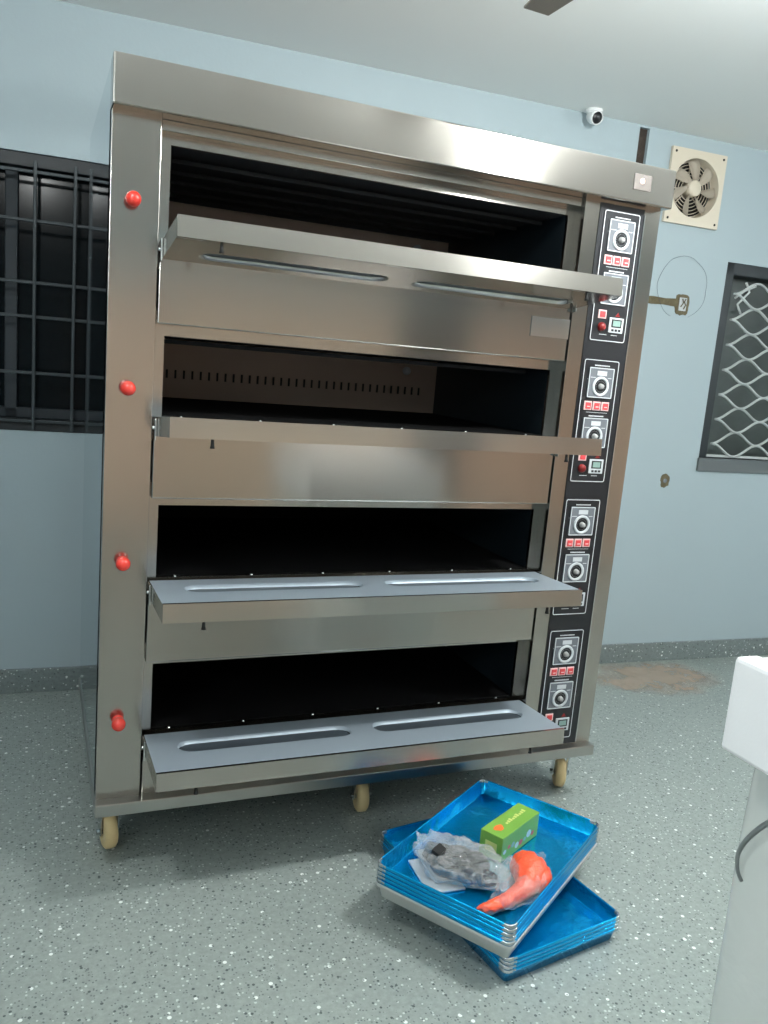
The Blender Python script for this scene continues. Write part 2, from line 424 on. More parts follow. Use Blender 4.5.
for q in ((2.951, 2.955, 1.842, 1.905), (2.989, 2.993, 1.842, 1.905), (2.951, 2.993, 1.901, 1.905), (2.951, 2.993, 1.842, 1.846)): box(bm, q[0], q[1], -.008, -.003, q[2], q[3])
box(bm, 2.951, 2.993, -.005, -.003, 1.842, 1.905)
obj('metal_box', bm, M['light_grey'], jb)
bm = bmesh.new(); tube(bm, [(2.96, -.009, 1.86), (2.97, -.014, 1.88), (2.965, -.01, 1.9)], .003, 6); tube(bm, [(2.978, -.009, 1.85), (2.985, -.013, 1.870), (2.975, -.013, 1.885), (2.985, -.01, 1.90)], .003, 6)
obj('wire_ends', bm, M['plaster'], jb)
bm = bmesh.new(); pts = []
for i in range(40):
    t = -1.15 + (2 * PI - .75) * i / 39
    pts.append((2.953 + .155 * math.cos(t) * .95, -.004 - .01 * abs(math.sin(3 * t)), 1.952 + .15 * math.sin(t)))
tube(bm, pts, .0008, 5); obj('wire_loop', bm, M['wire'], jb)
bm = bmesh.new(); poly = []
for i in range(20):
    t = 2 * PI * i / 20; rr = .028 * (1 + .3 * noise.noise(Vector((2 * math.cos(t), 2 * math.sin(t), 9))))
    poly.append((3.022 + rr * math.cos(t), .985 + 1.35 * rr * math.sin(t)))
prism(bm, poly, -.003, 0)
hp = wall_thing('wall_socket_hole', 'small round rough hole in the blue wall below the electrical box', 'wall hole')
obj('plaster_ring', bm, M['plaster'], hp)
bm = bmesh.new(); lathe(bm, [(0, .0035), (.011, .0035), (.012, .001)], 16, Matrix.Translation((3.022, -.001, .985)) @ RXm); obj('pipe_end', bm, M['paper_dark'], hp)

# security camera
cc = wall_thing('security_camera', 'small white security camera under the ceiling above the oven', 'camera')
bm = bmesh.new(); lathe(bm, [(0, 0), (.038, 0), (.038, -.010), (.030, -.02), (0, -.02)], 28, Matrix.Translation((2.305, -.06, ZC))); obj('mount', bm, M['white_plastic'], cc)
bm = bmesh.new(); lathe(bm, [(0, -.02), (.026, -.02), (.031, 0), (.031, .03), (.028, .037), (.0255, .037), (.0255, .03)], 28, Matrix.Translation((2.305, -.06, ZC - .030)) @ Matrix.Rotation(PI / 2 + .35, 4, 'X')); obj('body', bm, M['white_plastic'], cc)
bm = bmesh.new(); lathe(bm, [(0, .036), (.015, .034), (.025, .028), (.025, .01), (0, .01)], 24, Matrix.Translation((2.305, -.06, ZC - .030)) @ Matrix.Rotation(PI / 2 + .35, 4, 'X')); obj('lens', bm, M['black'], cc)

# sand on the floor by the skirting
bm = bmesh.new(); gx, gy = 46, 24; grid = {}
for i in range(gx + 1):
    for j in range(gy + 1):
        u = i / gx * 2 - 1; v = j / gy * 2 - 1
        e = 1 - (u * u + v * v) - .5 * noise.noise(Vector((u * 2.2, v * 2.2, 5)))
        h = max(0, min(1, e)) * (.004 + .010 * max(0, noise.noise(Vector((u * 7, v * 6, 1)))))
        grid[i, j] = (bm.verts.new((2.93 + u * .42, 3.13 + v * .24 - .05 * u, .0005 + h)), e)
for i in range(gx):
    for j in range(gy):
        q = [grid[i, j], grid[i + 1, j], grid[i + 1, j + 1], grid[i, j + 1]]
        if sum(x_[1] for x_ in q) / 4 > .03: bm.faces.new([x_[0] for x_ in q])
bmesh.ops.delete(bm, geom=[v for v in bm.verts if not v.link_faces], context='VERTS')
def sand_material():
    m = mat('sand', (188, 168, 150), 0.95, bump=.6, bscale=90, var=.18, vscale=14)
    nt = m.node_tree; b = nt.nodes['Principled BSDF']; tc = nt.nodes['Texture Coordinate']
    n = nt.nodes.new('ShaderNodeTexNoise'); n.inputs['Scale'].default_value = 7; n.inputs['Detail'].default_value = 8; n.inputs['Roughness'].default_value = .7
    nt.links.new(tc.outputs['Object'], n.inputs['Vector'])
    sp = nt.nodes.new('ShaderNodeSeparateXYZ'); nt.links.new(tc.outputs['Object'], sp.inputs[0])
    def mth(op, a_, b_=None):
        q = nt.nodes.new('ShaderNodeMath'); q.operation = op
        for i_, v_ in enumerate((a_, b_)):
            if v_ is None: continue
            if isinstance(v_, (int, float)): q.inputs[i_].default_value = v_
            else: nt.links.new(v_, q.inputs[i_])
        return q.outputs[0]
    dx = mth('DIVIDE', mth('SUBTRACT', sp.outputs[0], 2.93), .42); dy = mth('DIVIDE', mth('SUBTRACT', sp.outputs[1], 3.15), .26)
    rr = mth('ADD', mth('MULTIPLY', dx, dx), mth('MULTIPLY', dy, dy))
    e = mth('SUBTRACT', mth('ADD', 1.0, mth('MULTIPLY', mth('SUBTRACT', n.outputs['Fac'], .5), 2.2)), rr)
    al = nt.nodes.new('ShaderNodeMapRange'); al.inputs[1].default_value = .15; al.inputs[2].default_value = .8; al.inputs[4].default_value = .55
    nt.links.new(e, al.inputs[0]); nt.links.new(al.outputs[0], b.inputs['Alpha'])
    return m
tag(obj('sand', bm, sand_material(), smooth=True), 'thin scatter of tan sand on the floor by the right skirting', 'sand', kind='stuff')

# ------------------------------------------------------------------ lamps
for i, (p, watts) in enumerate(LAMPS):
    t = thing('ceiling_lamp', ('round white ceiling lamp over the left of the room', 'round white ceiling lamp over the right of the room')[i], 'lamp', (p[0], p[1], ZC), 0, 'ceiling lamps')
    bm = bmesh.new(); lathe(bm, [(0, 0), (.05, 0), (.05, -.02), (.03, -.035), (0, -.035)], 24); obj('lamp_holder', bm, M['white_plastic'], t)
    bm = bmesh.new(); lathe(bm, [(0, -.035), (.018, -.037), (.03, -.06), (.034, -.085), (.026, -.11), (0, -.12)], 24); o = obj('bulb', bm, M['bulb'], t)
    L_ = bpy.data.lights.new('bulb_light', 'POINT'); L_.energy = watts; L_.shadow_soft_size = .05; L_.color = LAMP_COL
    lo_ = bpy.data.objects.new('bulb_light', L_); col.objects.link(lo_); lo_.parent = t; lo_.location = (0, 0, -.19)

def fill_light(x, y, z, rot, label, glow='fill_glow'):  # invented fixture out of view, adds fill light to the room
    t = thing('fill_light', label, 'lamp', (x, y, z), rot, 'added fill lights on the walls')
    bm = bmesh.new(); box(bm, -.62, .62, -.022, .022, -.02, .02, bev=.003); obj('batten', bm, M['white_plastic'], t)
    bm = bmesh.new(); tube(bm, [(-.59, .05, 0), (.59, .05, 0)], .014, 14); obj('tube', bm, M[glow], t)
    for s in (-1, 1):
        bm = bmesh.new(); box(bm, s * .605 - .012, s * .605 + .012, .02, .07, -.018, .018, bev=.003); obj('tube_holder', bm, M['white_plastic'], t)
M['fill_glow'] = lamp_material('fill_glow', LAMP_COL, FILL_STRENGTH)
M['fill_glow_dim'] = lamp_material('fill_glow_dim', LAMP_COL, FILL_STRENGTH * .55)
fill_light(RX - .03, .6, 2.2, PI / 2, 'added fill light on the right side wall, out of view')
fill_light(LX + .03, -.6, 2.2, -PI / 2, 'added fill light on the left side wall, out of view', 'fill_glow_dim')  # weaker one, added to brighten the foam's left faces

# ceiling fan, only a blade tip reaches into the photo
cf = thing('ceiling_fan', 'brown ceiling fan blade reaching in at the top of the photo', 'ceiling fan', (1.20, 1.43, 2.41), 0)
bm = bmesh.new(); lathe(bm, [(0, .05), (.06, .05), (.11, .02), (.12, -.02), (.08, -.05), (0, -.055)], 32); obj('motor', bm, M['fan_brown'], cf)
bm = bmesh.new(); lathe(bm, [(0, .235), (.05, .235), (.03, .18), (.012, .17), (.012, .05), (0, .05)], 20); obj('down_rod', bm, M['fan_brown'], cf)
for k in range(3):
    a0 = math.atan2(1, -.0) + k * 2 * PI / 3
    Mb = Matrix.Rotation(a0, 4, 'Z')
    bm = bmesh.new(); box(bm, .09, .2, -.02, .02, -.012, -.006, mtx=Mb)
    pl = [(.16, -.035), (.60, -.038), (.635, -.038), (.65, .030), (.60, .038), (.16, .035)]
    vt = [bm.verts.new(Mb @ Vector((x_, y_, -.004 + y_ * .12))) for x_, y_ in pl]; vb = [bm.verts.new(Mb @ Vector((x_, y_, -.009 + y_ * .12))) for x_, y_ in pl]
    bm.faces.new(vt); bm.faces.new(list(reversed(vb)))
    for i in range(6): bm.faces.new((vt[i], vb[i], vb[(i + 1) % 6], vt[(i + 1) % 6]))
    obj('fan_blade', bm, M['fan_brown'], cf)

# ------------------------------------------------------------------ deck oven
OX, OY = 0.98, 2.65
ov = thing('deck_oven', 'large stainless steel four-deck baking oven with all four doors open', 'oven', (OX, OY, 0))
_child = obj
def P(name, bm, m, parent=None, smooth=False):
    """an oven part: vertices are given in room coordinates and moved to the oven's own origin"""
    if parent is None or parent is ov:
        for v in bm.verts: v.co -= Vector((OX, OY, 0))
        return obj(name, bm, m, ov, smooth=smooth)
    off = Vector((OX, OY, 0)) + parent.location
    for v in bm.verts: v.co -= off
    return obj(name, bm, m, parent, smooth=smooth)
def PB(name, x0, x1, y0, y1, z0, z1, m, parent=None, bev=0.0015):
    bm = bmesh.new(); box(bm, x0, x1, y0, y1, z0, z1, bev=bev); return P(name, bm, m, parent)
XL, XR, YF, YB = .162, 1.80, 2.20, 3.10
CL, CR = .278, 1.518
ZB, ZT = .222, 2.0
PB('side_panel', XL, XL + .004, YF + .02, YB, ZB, ZT + .115, M['steel_side'], bev=0)
PB('side_panel', XR - .004, XR, YF + .02, YB, ZB, ZT + .115, M['steel_plain'], bev=0)
PB('back_panel', XL + .004, XR - .004, YB - .004, YB, ZB, ZT + .115, M['steel_plain'], bev=0)
PB('front_column', XL, CL, YF, YF + .06, ZB, ZT + .01, M['steel'])
PB('front_column', CR, XR, YF, YF + .06, ZB, ZT + .01, M['steel'])
# hood
bm = bmesh.new(); box(bm, XL - .003, XR, YF - .05, YF + .02, 2.0, 2.113, bev=.004); box(bm, XL + .006, XR - .006, YF + .02, YB - .006, 2.02, 2.108)
P('hood', bm, M['steel'])
lw = PB('lamp_window', 1.645, 1.709, YF - .053, YF - .049, 2.036, 2.082, M['sticker'])
bm = bmesh.new(); lathe(bm, [(0, .004), (.006, .003), (.008, 0)], 16, Matrix.Translation((1.674, YF - .053, 2.063)) @ RXm); P('pilot_light', bm, M['pilot'], lw)
# plinth
PB('base_frame', XL - .004, XR - .002, 2.165, YB, .187, .223, M['steel_plain'], bev=.003)
# fascias between the decks
for z0, z1 in ((1.955, 2.0), (1.514, 1.70), (1.064, 1.255), (.61, .82), (.223, .355)):
    if z0 == 1.955:
        PB('fascia', CL + .001, CR - .001, YF + .012, YF + .05, z0 + .02, z1, M['steel'])
    else:
        PB('fascia', CL + .005, CR - .005, YF + .002, YF + .05, z0, z1, M['steel'], bev=.003)
# recessed face plate around each chamber mouth, and the chamber behind it
XO0, XO1 = .308, 1.495
DECKS = [(1.715, 1.952, 1.749), (1.272, 1.485, 1.298), (.833, 1.038, .845), (.386, .588, .401)]
for k, (z0, z1, zf_) in enumerate(DECKS):
    bm = bmesh.new()
    ztop = (2.0, 1.55, 1.10, .65)[k]
    box(bm, CL, XO0, YF + .05, YF + .062, z0 - .06, ztop); box(bm, XO1, CR, YF + .05, YF + .062, z0 - .06, ztop)
    box(bm, XO0, XO1, YF + .05, YF + .062, z1, ztop); box(bm, XO0, XO1, YF + .05, YF + .062, z0 - .06, z0 + .004)
    P('mouth_frame', bm, M['steel'])
    bm = bmesh.new(); y0, y1 = YF + .062, 3.06
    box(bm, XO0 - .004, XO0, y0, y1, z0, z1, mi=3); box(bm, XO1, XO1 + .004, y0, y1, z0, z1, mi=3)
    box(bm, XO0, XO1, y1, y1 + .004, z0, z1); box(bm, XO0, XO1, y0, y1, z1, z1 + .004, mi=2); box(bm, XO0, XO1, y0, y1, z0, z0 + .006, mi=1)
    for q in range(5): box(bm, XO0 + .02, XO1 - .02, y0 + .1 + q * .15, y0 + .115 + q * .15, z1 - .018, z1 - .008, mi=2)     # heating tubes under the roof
    for q in range(36): box(bm, XO0 + .06 + q * .030, XO0 + .067 + q * .030, y1 - .003, y1 - .0005, z0 + .075, z0 + .105, mi=4)
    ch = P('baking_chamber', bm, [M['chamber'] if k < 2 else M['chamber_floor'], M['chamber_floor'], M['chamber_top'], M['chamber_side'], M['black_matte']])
    bm = bmesh.new(); lathe(bm, [(0, .02), (.010, .018), (.016, .01), (.016, 0)], 16, Matrix.Translation((1.36, y1 - .001, z1 - .045)) @ RXm); P('oven_lamp', bm, M['light_grey'], ch)
    for q in range(6):
        bm = bmesh.new(); lathe(bm, [(0, .005), (.004, .004), (.005, 0)], 10, Matrix.Translation((.36 + q * .215, YF + .056, z0 + .004))); P('screw', bm, M['chrome'])

def stadium(x0, x1, yc, h, n=9):
    p = []
    for i in range(n): t = -PI / 2 + PI * i / (n - 1); p.append((x1 - h + h * math.cos(t), yc + h * math.sin(t)))
    for i in range(n): t = PI / 2 + PI * i / (n - 1); p.append((x0 + h + h * math.cos(t), yc + h * math.sin(t)))
    return p
def make_door(k):
    z0, z1, zf_ = DECKS[k]
    hy = YF + .035                                    # hinge line; local frame: +x right, -y towards the room, z up
    tilt = math.atan2(zf_ - z0, hy - 1.97)
    Ld = math.hypot(hy - 1.97, zf_ - z0)
    T = .047; X0d, X1d = .289 - OX, 1.513 - OX
    e = bpy.data.objects.new('oven_door', None); col.objects.link(e); e.parent = ov
    e.location = (0, hy - OY, z0); e.rotation_euler = (-tilt, 0, 0)
    wins = [(.365 - OX, .868 - OX), (.938 - OX, 1.455 - OX)]
    yc, h = -.108, .040
    bm = bmesh.new()
    for zt, zd, up in ((0.0, -.010, 1), (-T, -T + .010, -1)):
        outer = [(X0d, -Ld + .012), (X1d, -Ld + .012), (X1d, -.004), (X0d, -.004)]
        loops = [[bm.verts.new((x_, y_, zt)) for x_, y_ in outer]]
        for a_, b_ in wins: loops.append([bm.verts.new((x_, y_, zt)) for x_, y_ in stadium(a_, b_, yc, h)])
        es = []
        for lp in loops:
            for i in range(len(lp)): es.append(bm.edges.new((lp[i], lp[(i + 1) % len(lp)])))
        rf = bmesh.ops.triangle_fill(bm, use_beauty=True, use_dissolve=True, edges=es)
        if up > 0:
            for g_ in rf['geom']:
                if isinstance(g_, bmesh.types.BMFace): g_.material_index = 1
        for lp in loops[1:]:
            cx = sum(v.co.x for v in lp) / len(lp)
            inner = [bm.verts.new((v.co.x + (cx - v.co.x) * .012, yc + (v.co.y - yc) * .84, zd)) for v in lp]
            for i in range(len(lp)):
                j = (i + 1) % len(lp); fw = bm.faces.new((lp[i], lp[j], inner[j], inner[i])); fw.smooth = True; fw.material_index = 1 if up > 0 else 0
    # rim closing the door's edges
    box(bm, X0d, X1d, -Ld, -Ld + .0095, -T, .0015)
    for xx in (X0d, X1d):
        bm.faces.new([bm.verts.new(p) for p in ((xx, -Ld + .0095, 0), (xx, -.004, 0), (xx, -.004, -T), (xx, -Ld + .0095, -T))])
    bm.faces.new([bm.verts.new(p) for p in ((X0d, -.004, 0), (X1d, -.004, 0), (X1d, -.004, -T), (X0d, -.004, -T))])
    me = obj('door_shell', bm, [M['steel_door'], M['door_film']], e)
    for a_, b_ in wins:
        bm = bmesh.new(); prism(bm, [(x_, y_) for x_, y_ in stadium(a_ + .006, b_ - .006, yc, h * .88)], -T + .011, -.0105)
        for v in bm.verts: v.co = Vector((v.co.x, v.co.z, v.co.y))
        obj('door_glass', bm, M['door_glass'], e)
    for sx in (.391 - OX, 1.402 - OX):
        bm = bmesh.new(); lathe(bm, [(0, -T - .022), (.006, -T - .022), (.0045, -T - .014), (.0035, -T), (0, -T)], 12, Matrix.Translation((sx, -Ld + .012, 0))); obj('handle_bolt', bm, M['black_matte'], e)
    for sx, sg in ((X0d, -1), (X1d, 1)):
        bm = bmesh.new(); box(bm, sx - .006 if sg < 0 else sx + .0005, sx - .0005 if sg < 0 else sx + .004, -.05, -.005, -T - .01, -.002, bev=.001)
        lathe(bm, [(0, 0), (.006, 0), (.006, .008), (0, .008)], 12, Matrix.Translation((sx + sg * .002, -.03, -.025)) @ Matrix.Rotation(sg * PI / 2, 4, 'Y'))
        obj('hinge', bm, M['chrome'], e)
    bm = bmesh.new(); box(bm, X0d - .004, X0d + .012, -.02, .0, -T - .015, -.05 + .035, bev=.001); obj('hinge_block', bm, M['black_matte'], e)
    return e
M['door_glass'] = mat('door_glass', (66, 74, 80), 0.3, 0.3)
for k in range(4): make_door(k)

# red damper knobs on the left column
for z in (1.800, 1.348, .896, .452):
    bm = bmesh.new()
    lathe(bm, [(0, .046), (.008, .0445), (.015, .039), (.0185, .030), (.0175, .020), (.013, .014), (.009, .011), (.012, .008), (.0155, .006), (.0155, 0)], 28, Matrix.Translation((.214, YF, z)) @ RXm)
    P('knob', bm, M['red'])
# name plate on the first fascia
PB('rating_plate', 1.376, 1.512, YF - .0015, YF + .002, 1.581, 1.640, M['chrome'], bev=.0005)

# control column
PB('control_strip', 1.572, 1.737, YF - .0025, YF, ZB + .004, ZT - .005, M['black'], bev=0)
PB('strip_edge', 1.7375, 1.742, YF - .005, YF, ZB + .004, ZT - .02, M['chrome'], bev=.0008)
def rrect(x0, x1, z0, z1, r, n=5):
    p = []
    for cx, cz, t0 in ((x1 - r, z1 - r, 0), (x0 + r, z1 - r, PI / 2), (x0 + r, z0 + r, PI), (x1 - r, z0 + r, 1.5 * PI)):
        for i in range(n + 1): t = t0 + PI / 2 * i / n; p.append((cx + r * math.cos(t), cz + r * math.sin(t)))
    return p
def ring(bm, x0, x1, z0, z1, r, wd, y0, y1, mi=0):
    o_ = rrect(x0, x1, z0, z1, r); i_ = rrect(x0 + wd, x1 - wd, z0 + wd, z1 - wd, max(.0005, r - wd))
    vo = [bm.verts.new((x_, y0, z_)) for x_, z_ in o_]; vi = [bm.verts.new((x_, y0, z_)) for x_, z_ in i_]
    vo2 = [bm.verts.new((x_, y1, z_)) for x_, z_ in o_]; vi2 = [bm.verts.new((x_, y1, z_)) for x_, z_ in i_]
    n = len(vo)
    for i in range(n):
        j = (i + 1) % n
        for q in ((vo[i], vo[j], vi[j], vi[i]), (vo[i], vo2[i], vo2[j], vo[j]), (vi[i], vi[j], vi2[j], vi2[i])): bm.faces.new(q).material_index = mi
def thermostat(bmx, x, z):
    pass
yp = YF - .0025
for k, zt in enumerate((1.978, 1.531, 1.084, .640)):
    x0 = 1.578 if k else 1.588; x1 = x0 + .140
    x0 = (1.587, 1.580, 1.576, 1.578)[k]; x1 = x0 + .136
    zb = zt - .392
    bm = bmesh.new(); prism(bm, rrect(x0, x1, zb, zt, .008), yp - .0025, yp); plate_bm = bm
    ring(bm, x0 + .002, x1 - .002, zb + .002, zt - .002, .007, .0022, yp - .0031, yp - .0024, 1)
    y = yp - .0025
    for (xa, xb, za, zb_) in ((.042, .098, .0175, .021), (.02, .03, .062, .064), (.03, .11, .166, .1675), (.042, .098, .176, .180), (.035, .06, .369, .371), (.08, .10, .369, .371)):
        xx = xa
        while xx < xb:                                        # fine illegible print, as short marks
            box(bm, x0 + xx, x0 + xx + .0035, y - .0006, y, zt - zb_, zt - za, 1); xx += .0048
    cp = P('control_plate', bm, [M['black'], M['white_line']])
    for q in range(2):
        zc = zt - (.026, .184)[q]; xa = x0 + .022
        bm = bmesh.new(); prism(bm, rrect(xa, xa + .094, zc - .094, zc, .003), y - .004, y); ring(bm, xa, xa + .094, zc - .094, zc, .003, .003, y - .0052, y - .004, 1)
        box(bm, xa + .030, xa + .066, y - .0052, y - .004, zc - .024, zc - .010, 1); box(bm, xa + .006, xa + .026, y - .0048, y - .004, zc - .032, zc - .030, 1); box(bm, xa + .072, xa + .086, y - .0048, y - .004, zc - .032, zc - .030, 1)
        P('thermostat_face', bm, [M['grey_plate'], M['light_grey']], cp)
        bm = bmesh.new(); cM = Matrix.Translation((xa + .047, y - .004, zc - .058)) @ RXm
        lathe(bm, [(.031, 0), (.031, .003), (.029, .004), (.0235, .004), (.0225, .002), (.0225, 0)], 36, cM, 1)
        lathe(bm, [(0, .001), (.0225, .001)], 36, cM, 0)
        lathe(bm, [(0, .014), (.006, .0135), (.0075, .011), (.0095, .0)], 28, cM, 2)
        for t_ in range(20):
            t = 2 * PI * t_ / 20; box(bm, xa + .047 + .017 * math.cos(t) - .0006, xa + .047 + .017 * math.cos(t) + .0006, y - .0056, y - .005, zc - .058 + .017 * math.sin(t) - .0006, zc - .058 + .017 * math.sin(t) + .0006, 1)
        P('thermostat_dial', bm, [M['black'], M['light_grey'], M['knob_grey']], cp)
    for q in range(3):
        xa = x0 + .018 + q * .033
        bm = bmesh.new(); box(bm, xa, xa + .029, y - .003, y, zt - .160, zt - .132, 0, .001); box(bm, xa + .0045, xa + .0245, y - .0055, y - .003, zt - .156, zt - .136, 1, .001)
        P('rocker_button', bm, [M['pinkwhite'], M['button_red']], cp)
        bm = bmesh.new(); box(bm, xa + .009, xa + .020, y - .0062, y - .0055, zt - .150, zt - .147); P('button_mark', bm, M['pinkwhite'], cp)
    bm = bmesh.new(); xa = x0 + .022; box(bm, xa, xa + .030, y - .003, y, zt - .322, zt - .296, 0, .001); box(bm, xa + .005, xa + .025, y - .0055, y - .003, zt - .318, zt - .300, 1, .001)
    P('rocker_button', bm, [M['pinkwhite'], M['button_red']], cp)
    bm = bmesh.new(); lathe(bm, [(0, .014), (.009, .012), (.013, .006), (.014, 0)], 24, Matrix.Translation((x0 + .040, y, zt - .347)) @ RXm); P('indicator_lamp', bm, M['red_dark'], cp)
    bm = bmesh.new(); prism(bm, [(x0 + .088, zt - .312), (x0 + .106, zt - .312), (x0 + .097, zt - .299)], y - .0008, y); P('warning_mark', bm, M['red_dark'], cp)
    bm = bmesh.new(); xa = x0 + .066; box(bm, xa, xa + .054, y - .004, y, zt - .362, zt - .316, 0, .001); box(bm, xa + .008, xa + .046, y - .0048, y - .004, zt - .346, zt - .321, 1); box(bm, xa + .013, xa + .041, y - .0056, y - .0048, zt - .342, zt - .325, 2)
    for qq in range(3): box(bm, xa + .010 + qq * .013, xa + .019 + qq * .013, y - .0048, y - .004, zt - .358, zt - .351, 1)
    P('timer', bm, [M['light_grey'], M['black'], M['green_glass']], cp)

# casters
def caster(x, y, rot):
    e = bpy.data.objects.new('caster', None); col.objects.link(e); e.parent = ov; e.location = (x - OX, y - OY, 0); e.rotation_euler = (0, 0, rot)
    bm = bmesh.new(); WR = Matrix.Translation((0, 0, .053)) @ Matrix.Rotation(PI / 2, 4, 'Y')
    lathe(bm, [(.010, -.018), (.044, -.018), (.052, -.012), (.053, 0), (.052, .012), (.044, .018), (.010, .018)], 36, WR, closed=True); obj('wheel', bm, M['wheel'], e)
    bm = bmesh.new(); box(bm, -.045, .045, -.045, .045, .178, .187, bev=.002); lathe(bm, [(0, .178), (.03, .178), (.034, .168), (.03, .158), (0, .158)], 24)
    for s in (-1, 1):
        prism_pts = [(-.022, .16), (.022, .16), (.014, .045), (-.014, .045)]
        va = [bm.verts.new((s * .023, p, q)) for p, q in prism_pts]; vb = [bm.verts.new((s * .027, p, q)) for p, q in prism_pts]
        bm.faces.new(va); bm.faces.new(list(reversed(vb)))
        for i in range(4): bm.faces.new((va[i], va[(i + 1) % 4], vb[(i + 1) % 4], vb[i]))
    box(bm, -.027, .027, -.022, .022, .152, .16, bev=.001)
    lathe(bm, [(0, -.034), (.008, -.034), (.008, .034), (0, .034)], 12, WR)
    obj('fork', bm, M['chrome'], e)
for x_, y_, r in ((.209, 2.325, .16), (1.005, 2.33, -.12), (1.775, 2.31, -.45), (.212, 2.99, 0), (.985, 2.99, .2), (1.755, 2.99, 0)): caster(x_, y_, r)

# ------------------------------------------------------------------ baking trays
def tray_material():
    m = mat('blue_tray_film', (0, 128, 200), 0.22, 0.8, bump=.7, bscale=12)
    nt = m.node_tree; N = nt.nodes; L = nt.links; b = N['Principled BSDF']; tc = N['Texture Coordinate']
    sp = N.new('ShaderNodeSeparateXYZ'); L.new(tc.outputs['Object'], sp.inputs[0])
    def mth(op, a_, b_=None):
        q = N.new('ShaderNodeMath'); q.operation = op
        for i_, v_ in enumerate((a_, b_)):
            if v_ is None: continue
            if isinstance(v_, (int, float)): q.inputs[i_].default_value = v_
            else: L.new(v_, q.inputs[i_])
        return q.outputs[0]
    n = N.new('ShaderNodeTexNoise'); n.inputs['Scale'].default_value = 30; L.new(tc.outputs['Object'], n.inputs['Vector'])
    # film torn away around the corners of the rim: |x| + |y| beyond a noisy limit and near the top
    s = mth('ADD', mth('ABSOLUTE', sp.outputs[0]), mth('ABSOLUTE', sp.outputs[1]))
    s = mth('ADD', s, mth('MULTIPLY', mth('SUBTRACT', n.outputs['Fac'], .5), .06))
    hz = mth('GREATER_THAN', sp.outputs[2], .036)
    mk = mth('MULTIPLY', mth('GREATER_THAN', s, .474), hz)
    mx = N.new('ShaderNodeMix'); mx.data_type = 'RGBA'; mx.inputs[6].default_value = s2l((0, 166, 228)); mx.inputs[7].default_value = s2l((190, 194, 196))
    L.new(mk, mx.inputs[0]); L.new(mx.outputs[2], b.inputs['Base Color'])
    return m
M['tray'] = tray_material()
M['tray_bare'] = mat('bare_aluminium', (176, 178, 178), 0.45, 0.35)
def tray_mesh(bare=False):
    H = .045; bm = bmesh.new(); n = 6
    def loop(hx, hy, z, r): 
        p = []
        for cx, cy, t0 in ((hx - r, hy - r, 0), (-hx + r, hy - r, PI / 2), (-hx + r, -hy + r, PI), (hx - r, -hy + r, 1.5 * PI)):
            for i in range(n): t = t0 + PI / 2 * i / (n - 1); p.append(bm.verts.new((cx + r * math.cos(t), cy + r * math.sin(t), z)))
        return p
    sec = [(.184, .284, 0, .010), (.188, .288, .002, .012), (.1965, .2965, H - .004, .014), (.1975, .2975, H - .001, .015), (.199, .299, H, .016), (.2008, .3008, H - .001, .017), (.2015, .3015, H - .003, .017), (.2012, .3012, H - .0105, .017), (.2004, .3004, H - .0108, .016), (.2004, .3004, H - .004, .016)]
    L1 = [loop(*s) for s in sec]
    for a_, b_ in zip(L1, L1[1:]):
        for i in range(len(a_)):
            j = (i + 1) % len(a_); f = bm.faces.new((a_[i], a_[j], b_[j], b_[i])); f.smooth = True
    bm.faces.new(list(reversed(L1[0])))
    # inner skin
    sec2 = [(.1975, .2975, H - .005, .022), (.1955, .2955, H - .006, .022), (.189, .289, .003, .019), (.185, .285, .0012, .016)]
    L2 = [loop(*s) for s in sec2]
    L2 = [L1[2]] + L2[1:]
    # thin outer face of the wall, a sheet thickness away
    return bm
def bare_body(m):
    nt = m.node_tree; b = nt.nodes['Principled BSDF']; tc = nt.nodes['Texture Coordinate']
    sp = nt.nodes.new('ShaderNodeSeparateXYZ'); nt.links.new(tc.outputs['Object'], sp.inputs[0])
    g = nt.nodes.new('ShaderNodeMath'); g.operation = 'GREATER_THAN'; g.inputs[1].default_value = .0445; nt.links.new(sp.outputs[2], g.inputs[0])
    x = nt.nodes.new('ShaderNodeMix'); x.data_type = 'RGBA'; x.inputs[6].default_value = s2l((200, 202, 200)); x.inputs[7].default_value = s2l((0, 158, 222))
    nt.links.new(g.outputs[0], x.inputs[0]); nt.links.new(x.outputs[2], b.inputs['Base Color'])
bare_body(M['tray_bare'])
def make_tray(m):
    bm = tray_mesh(); o = obj('baking_tray', bm, m); return o
proto = make_tray(M['tray']); proto2 = make_tray(M['tray_bare'])
def put_tray(src, first, x, y, z, rot, label, group):
    o = src if first else src.copy()
    if not first: col.objects.link(o)
    o.location = (x, y, z); o.scale = (.985, 1.0, 1); o.rotation_euler = (0, 0, rot); tag(o, label, 'baking tray', group)
    return o
LC = (1.207, 1.808); LR = math.radians(8.8)
for k, lb in enumerate(('blue baking tray on the floor, bottom of the lower turned stack', 'blue baking tray second from the floor in the lower turned stack', 'blue baking tray just under the empty topmost one of the lower stack', 'empty blue baking tray topmost of the lower turned stack')):
    put_tray(proto, k == 0, LC[0] + (.0007, -.0006, .0006, 0)[k], LC[1], .001 + k * .0110, LR, lb, 'blue baking trays in two stacks')
UC = (1.192, 1.793); UR = -math.radians(56.5)
for k, lb in enumerate(('tray with bare grey outer walls, lowest of the upper stack', 'blue baking tray, second lowest of the upper stack', 'blue baking tray, third from the bottom of the upper stack', 'blue baking tray, third from the top of the upper stack', 'blue baking tray just under the topmost of the upper stack', 'topmost blue baking tray, holding the green carton and plastic bags')):
    ox, oy = ((.0006, -.0004), (-.0006, -.0006), (.0006, .0005), (-.0007, 0), (.0004, -.0006), (0, 0))[k]
    put_tray(proto2 if k == 0 else proto, k == 0 and True, UC[0] + ox, UC[1] + oy, .080 + k * .0114, UR, lb, 'blue baking trays in two stacks')
